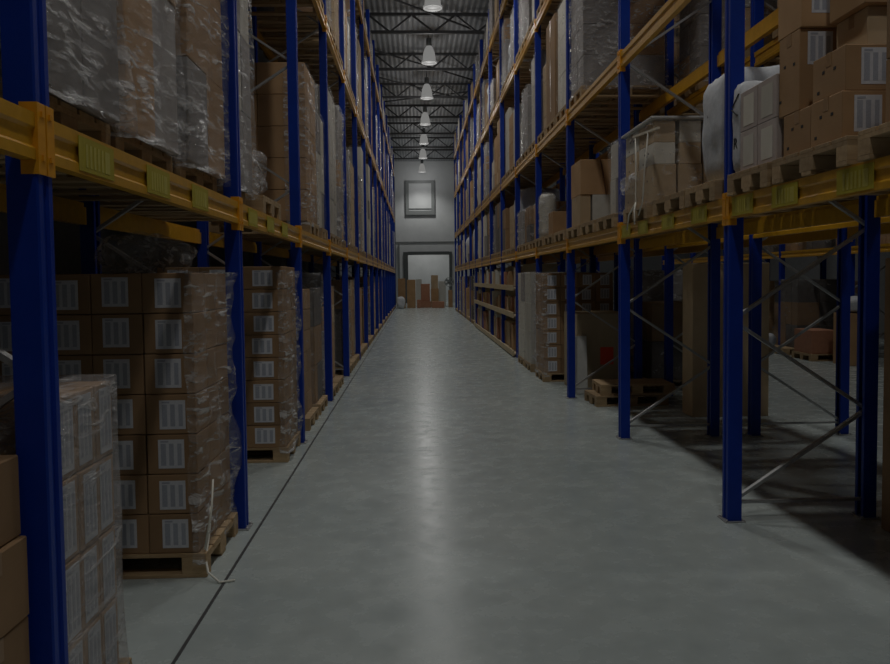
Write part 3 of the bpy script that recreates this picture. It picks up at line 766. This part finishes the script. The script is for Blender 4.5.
# white-topped load before the second right post
pallet(2.16, 7.42, zb, 1, 'wooden pallet under the white-topped carton load, second right bay', True)
pallet(2.16, 6.45, zb, 1, 'bare wooden pallet beside the white-topped carton load, second right bay', True)
L0, L1 = 6.95, 7.92
G = 'cartons under the white sheet'
Pn = 'of the white-topped load, second right bay'
me_a = 'card_pale'
SD = ['aisle', 'middle', 'rear']; NF = ['near', 'far']
for i, (x0, x1) in enumerate(((2.2, 2.42), (2.44, 2.66), (2.68, 3.1))):
    for j, (y0, y1) in enumerate(((6.97, 7.43), (7.45, 7.90))):
        carton_at(x0, x1, y0, y1, zl, .34, f'pale carton {Pn}, bottom row, {SD[i]} side, {NF[j]}', mat='card_pale', group=G, marks=(i == 0))
        if i == 2: carton_at(x0, x1, y0, y1, zl+.342, .40, f'plain brown carton {Pn}, upper rows, rear side, {NF[j]}', mat='card', group=G)
        else:
            for k in range(2):
                carton_at(x0+.01, x1-.01, y0, y1, zl+.342+.2*k, .198, f'small pale carton {Pn}, {["second", "top"][k]} row, {SD[i]} side, {NF[j]}', mat=['pale_goods', 'card_pale'][(i+j+k) % 2], group=G, marks=(i == 0))
m = MB(); m.box(2.17, 3.14, L0-.02, L1+.02, 0, .03, bev=.008); t = tag(link('cover_sheet', m.mesh('cover_sheet', 'cover'), None, (0, 0, zl+.744)), 'white cover sheet on top of the carton load, second right bay', 'cover')
link('film_skirt', wrap_mesh(.98, .98, .74, 12, .05, .02, 'film_thin', top=False), t, (2.165, (L0+L1)/2, -.74))
m = MB(); m.bar((2.14, 7.38, -.08), (2.14, 6.62, -.14), .022, .018); link('hanging_bar', m.mesh('hanging_bar', 'rope_bar'), t)
for pts in ([(2.135, 7.30, -.10), (2.133, 7.28, -.34), (2.13, 7.27, -.72), (2.08, 7.33, -.84), (2.07, 7.36, -.98)], [(2.135, 6.9, -.12), (2.133, 7.0, -.44), (2.13, 7.05, -.74), (2.11, 7.12, -.86)],
            [(2.13, 7.27, -.72), (2.09, 7.18, -.8), (2.08, 7.14, -.94)]):
    m = MB(); m.tube(pts, .007); link('strap', m.mesh('strap', 'rope'), t)
t = empty('film_bundle', (2.13, 7.72, zl+.16), 'crumpled clear film bulging from the white-topped load, second right bay', 'plastic film')
link('film', soft_mesh('film', .1, .5, .2, 4, 'film_loose', .05, 2.6, 22), t)
# third right bay
generic_load(2.24, 8.43, zl, 1, 'pale', .9, .46, .8, 'narrow film-wrapped load just beyond the second right post', True, 2, None)
for i, yy in enumerate((8.6, 9.5)): pallet(2.16, yy, zb, 1, f'bare wooden pallet on the third right bay, {["nearest", "middle"][i]} of three', True)
pallet(2.16, 10.38, zb, 1, 'wooden pallet under the taped carton, third right bay', True)
carton_at(2.2, 2.34, 10.05, 10.6, zl, .40, 'narrow tan carton under the taped carton, third right bay', mat='card_pale', group=None)
carton_at(2.36, 2.66, 10.03, 10.6, zl, .40, 'white box under the taped carton, third right bay', mat='white_board', group=None, tape=False)
carton_at(2.68, 3.1, 10.03, 10.6, zl, .40, 'tan carton right of the white box, third right bay', mat='card', group=None)
me, _ = carton_mesh(.56, .6, .46, 'card'); o = tag(link('carton', me, None, (2.48, 10.33, zl+.402)), 'red-brown carton with a dark tape stripe on a white box, third right bay', 'carton')
m = MB(); m.bar((-.02, -.302, .46), (.06, -.302, 0), .09, .004); link('tape', m.mesh('tape', 'dark_tape'), o)
# fourth right bay: white roll and cartons
for i, yy in enumerate((11.35, 12.28, 13.2)): pallet(2.16, yy, zb, 1, f'wooden pallet on the fourth right bay, {["nearest", "middle", "farthest"][i]} of three', True)
m = MB(); m.lathe([(0, 0), (.14, 0), (.15, .1), (.14, .3), (.15, .5), (.145, .66), (.11, .74), (0, .75)], 24)
o = tag(link('wrapped_roll', m.mesh('wrapped_roll', 'pale_goods'), None, (2.30, 13.1, zl)), 'upright white film-wrapped roll on the fourth right bay', 'roll')
m = MB(); m.lathe([(.155, .0), (.17, .1), (.155, .3), (.17, .5), (.16, .68), (.1, .77)], 24); link('stretch_film', m.mesh('stretch_film', 'film'), o)
carton_at(2.3, 2.7, 11.1, 11.5, zl, .28, 'low tan carton on the fourth right bay, nearest pallet', mat='card_pale', group=None)
carton_at(2.2, 2.55, 12.05, 12.45, zl, .36, 'brown carton on the fourth right bay, middle pallet, aisle side', group=None)
carton_at(2.6, 3.0, 12.05, 12.45, zl, .55, 'taller brown carton on the fourth right bay, middle pallet, rear side', group=None, mat='card_dark')

# --- back-to-back rack: what shows through the right rack
def far_thing(kind, x, y, z, w, dd, h, label, seed=0):
    return generic_load(x, y, z, 1, kind, w, dd, h, label, True, seed, None)
panel(3.40, 4.36, 9.2, 9.55, 0, 1.9, 'card_pale', 'tall_carton', 'tall tan carton on the floor seen behind the nearest right post', 'carton')
panel(3.17, 3.95, 4.15, 5.02, 0, 1.85, 'card_dark', 'tall_carton', 'tall dark brown carton on the floor at the right edge of the picture', 'carton')
far_thing('dark', 3.62, 11.9, .145, 1.0, .76, 1.2, 'dark wrapped load on the floor behind the stacked empty pallets', 1); pallet(3.58, 11.9, 0, 1, 'wooden pallet under the dark load behind the empty pallets', True)
far_thing('film', 3.62, 12.9, .145, 1.0, .76, 1.7, 'film-wrapped load on the floor behind the tan crate, rear rack', 2); pallet(3.58, 12.9, 0, 1, 'wooden pallet behind the tan crate, rear rack', True)
for i, (b, kind, h) in enumerate(((2, 'dark', 1.0), (2, 'carton', .9), (3, 'carton', 1.2), (3, 'film', 1.1), (4, 'carton', 1.1), (4, 'dark', 1.2), (5, 'box', 1.0), (5, 'dark', 1.2))):
    y = RY[b]+.55+1.3*(i % 2); pallet(3.60, y, RLEV[0]+TOP, 1, f'wooden pallet on the rear rack first level, {ORD[b-1]} bay, {["near", "far"][i % 2]} side', True)
    far_thing(kind, 3.63, y, RLEV[0]+TOP+.145, 1.0, .76, h, f'{LOOK[kind]} on the rear rack first level, {ORD[b-1]} bay, {["near", "far"][i % 2]} side', i)
for i, (b, kind, h) in enumerate(((2, 'dark', 1.3), (2, 'dark', 1.5), (3, 'film', 1.7), (3, 'film', 1.6), (4, 'carton', 1.5), (4, 'dark', 1.5))):
    y = RY[b]+.6+1.3*(i % 2); pallet(3.60, y, RLEV[1]+TOP, 1, f'wooden pallet on the rear rack second level, {ORD[b-1]} bay, {["near", "far"][i % 2]} side', True)
    far_thing(kind, 3.63, y, RLEV[1]+TOP+.145, 1.0, .76, h, f'{LOOK[kind]} on the rear rack second level, {ORD[b-1]} bay, {["near", "far"][i % 2]} side', i)
# across the next aisle
pallet(7.95, 15.35, 0, 1, 'wooden pallet under the reddish box across the next aisle', False)
panel(7.98, 8.5, 15.0, 15.7, .145, .62, 'redbrown', 'carton', 'reddish box on a pallet across the next aisle', 'carton')
pallet(8.0, 16.6, 0, 1, 'wooden pallet under the pale load across the next aisle', False)
far_thing('dark', 8.3, 16.6, .145, 1.0, .76, 1.5, 'dark wrapped load across the next aisle, left of the reddish box', 1)
panel(8.2, 8.75, 14.1, 14.6, 0, 1.0, 'card', 'carton', 'tall brown carton with a white top across the next aisle', 'carton')
o = tag(link('film_bundle', soft_mesh('film', .5, .5, .3, 6, 'sack', .06, 3, 16), None, (8.23, 14.35, 1.002)), 'white plastic bundle on the brown carton across the next aisle', 'plastic film')
o = tag(link('bulk_sack', soft_mesh('sack', .6, .5, .35, 7, 'sack', .06, 3, 16), None, (8.0, 17.9, 0.005)), 'small white sack on the floor across the next aisle', 'sack')
for i in range(9):
    y = 10.2+1.15*i
    if i not in (3, 4, 5): far_thing('dark' if i % 2 else 'carton', 8.95, y, .0, 1.0, .76, 1.6, f'{LOOK["dark" if i % 2 else "carton"]} on the floor across the next aisle, {ORD[i]} along that rack', i)
    far_thing('dark' if i % 3 else 'carton', 8.55, y, RLEV[0]+TOP, 1.0, .76, 1.2, f'{LOOK["dark" if i % 3 else "carton"]} on the first level across the next aisle, {ORD[i]} along that rack', i)
# --- behind the left rack: dim goods in the rack beyond
for i, (y, k, h, z) in enumerate(((3.4, 'dark', 1.5, 0), (5.0, 'carton', 1.7, 0), (6.4, 'dark', 1.6, 0), (7.6, 'carton', 1.5, 0), (9.0, 'dark', 1.7, 0), (10.3, 'dark', 1.7, 0))):
    generic_load(-2.75, y, z+.001, -1, k, 1.08, .76, h, f'{LOOK[k]} on the floor behind the left rack, {ORD[i]} from the camera', True, i, 'goods behind the left rack')

# ------------------------------------------------------------------ the end of the aisle
def endbox(x0, x1, y0, y1, z0, z1, mat, label, name='carton', cat='carton'):
    return panel(x0, x1, y0, y1, z0, z1, mat, name, label, cat, .01)
endbox(-1.05, -.60, 46.3, 46.9, 0, 1.80, 'card', 'tall brown carton at the aisle end, left of the pair')
endbox(-.50, .02, 46.2, 46.9, 0, 1.72, 'card', 'tall brown carton at the aisle end, right of the tall pair')
tag(link('white_bag', soft_mesh('white_bag', .5, .4, .7, 3, 'sack', .06, 3, 16), None, (-1.12, 45.4, 0.0)), 'white bag on the floor in front of the tall brown cartons at the aisle end', 'bag')
endbox(.35, .90, 46.6, 47.2, .38, 1.45, 'redbrown', 'upright red-brown carton stacked in the middle of the aisle end')
endbox(.30, .95, 46.4, 47.2, 0, .375, 'redbrown', 'low red-brown carton under the upright one at the aisle end')
endbox(.98, 1.45, 47.2, 47.8, 0, 1.15, 'card', 'brown carton at the aisle end, lower of the tallest column')
endbox(1.0, 1.42, 47.2, 47.8, 1.152, 1.98, 'card_pale', 'orange-brown carton on top of the tallest column at the aisle end')
endbox(1.0, 1.75, 45.7, 46.3, 0, .38, 'redbrown', 'low red-brown carton on the floor in front of the tallest column')
endbox(.1, .34, 46.0, 46.4, 0, .5, 'redbrown', 'small red-brown carton right of the tall brown pair at the aisle end')
endbox(2.05, 2.3, 46.8, 47.3, 0, 1.05, 'card', 'brown carton at the aisle end below the round fan')
endbox(.05, .42, 48.5, 49.0, 0, 1.75, 'white_board', 'white board standing behind the red-brown carton at the aisle end', 'board', 'board')
endbox(1.5, 1.95, 48.4, 49.0, 0, 1.6, 'white_board', 'white box right of the tallest carton column at the aisle end', 'box', 'box')
t = empty('drum_fan', (2.15, 47.9, 0), 'round grey fan on a stand at the right of the aisle end', 'fan')
m = MB(); bm_prof = [(.30, -.08), (.30, .08), (.27, .08), (.27, -.08), (.30, -.08)]; m.lathe(bm_prof, 20); link('fan_ring', m.mesh('fan_ring', 'fan'), t, (0, 0, 1.55), (PI/2, 0, 0))
m = MB(); m.lathe([(0, .05), (.07, .05), (.07, -.05), (0, -.05)], 12)
for k in range(5):
    a = 2*PI*k/5; m.bar((.05*math.cos(a), .05*math.sin(a), 0), (.26*math.cos(a), .26*math.sin(a), 0), .14, .01)
link('fan_blades', m.mesh('fan_blades', 'fan'), t, (0, 0, 1.55), (PI/2, 0, 0))
m = MB(); m.tube([(0, 0, .02), (0, 0, 1.26)], .03, 8); m.bar((-.25, 0, .02), (.25, 0, .02), .04); m.bar((0, -.25, .02), (0, .25, .02), .04); link('stand', m.mesh('stand', 'fan'), t)

# ------------------------------------------------------------------ world and view
w = bpy.data.worlds.new('world'); sc.world = w; w.use_nodes = True
w.node_tree.nodes['Background'].inputs[0].default_value = (.5, .55, .6, 1); w.node_tree.nodes['Background'].inputs[1].default_value = .02
vs = sc.view_settings; vs.view_transform = 'Standard'; vs.look = 'None'; vs.gamma = 1; vs.exposure = 0; vs.use_curve_mapping = False
sc.cycles.use_denoising = True
sc.cycles.max_bounces = 6; sc.cycles.diffuse_bounces = 3; sc.cycles.transparent_max_bounces = 12
sc.cycles.caustics_reflective = False; sc.cycles.caustics_refractive = False
sc.cycles.sample_clamp_indirect = 1.0
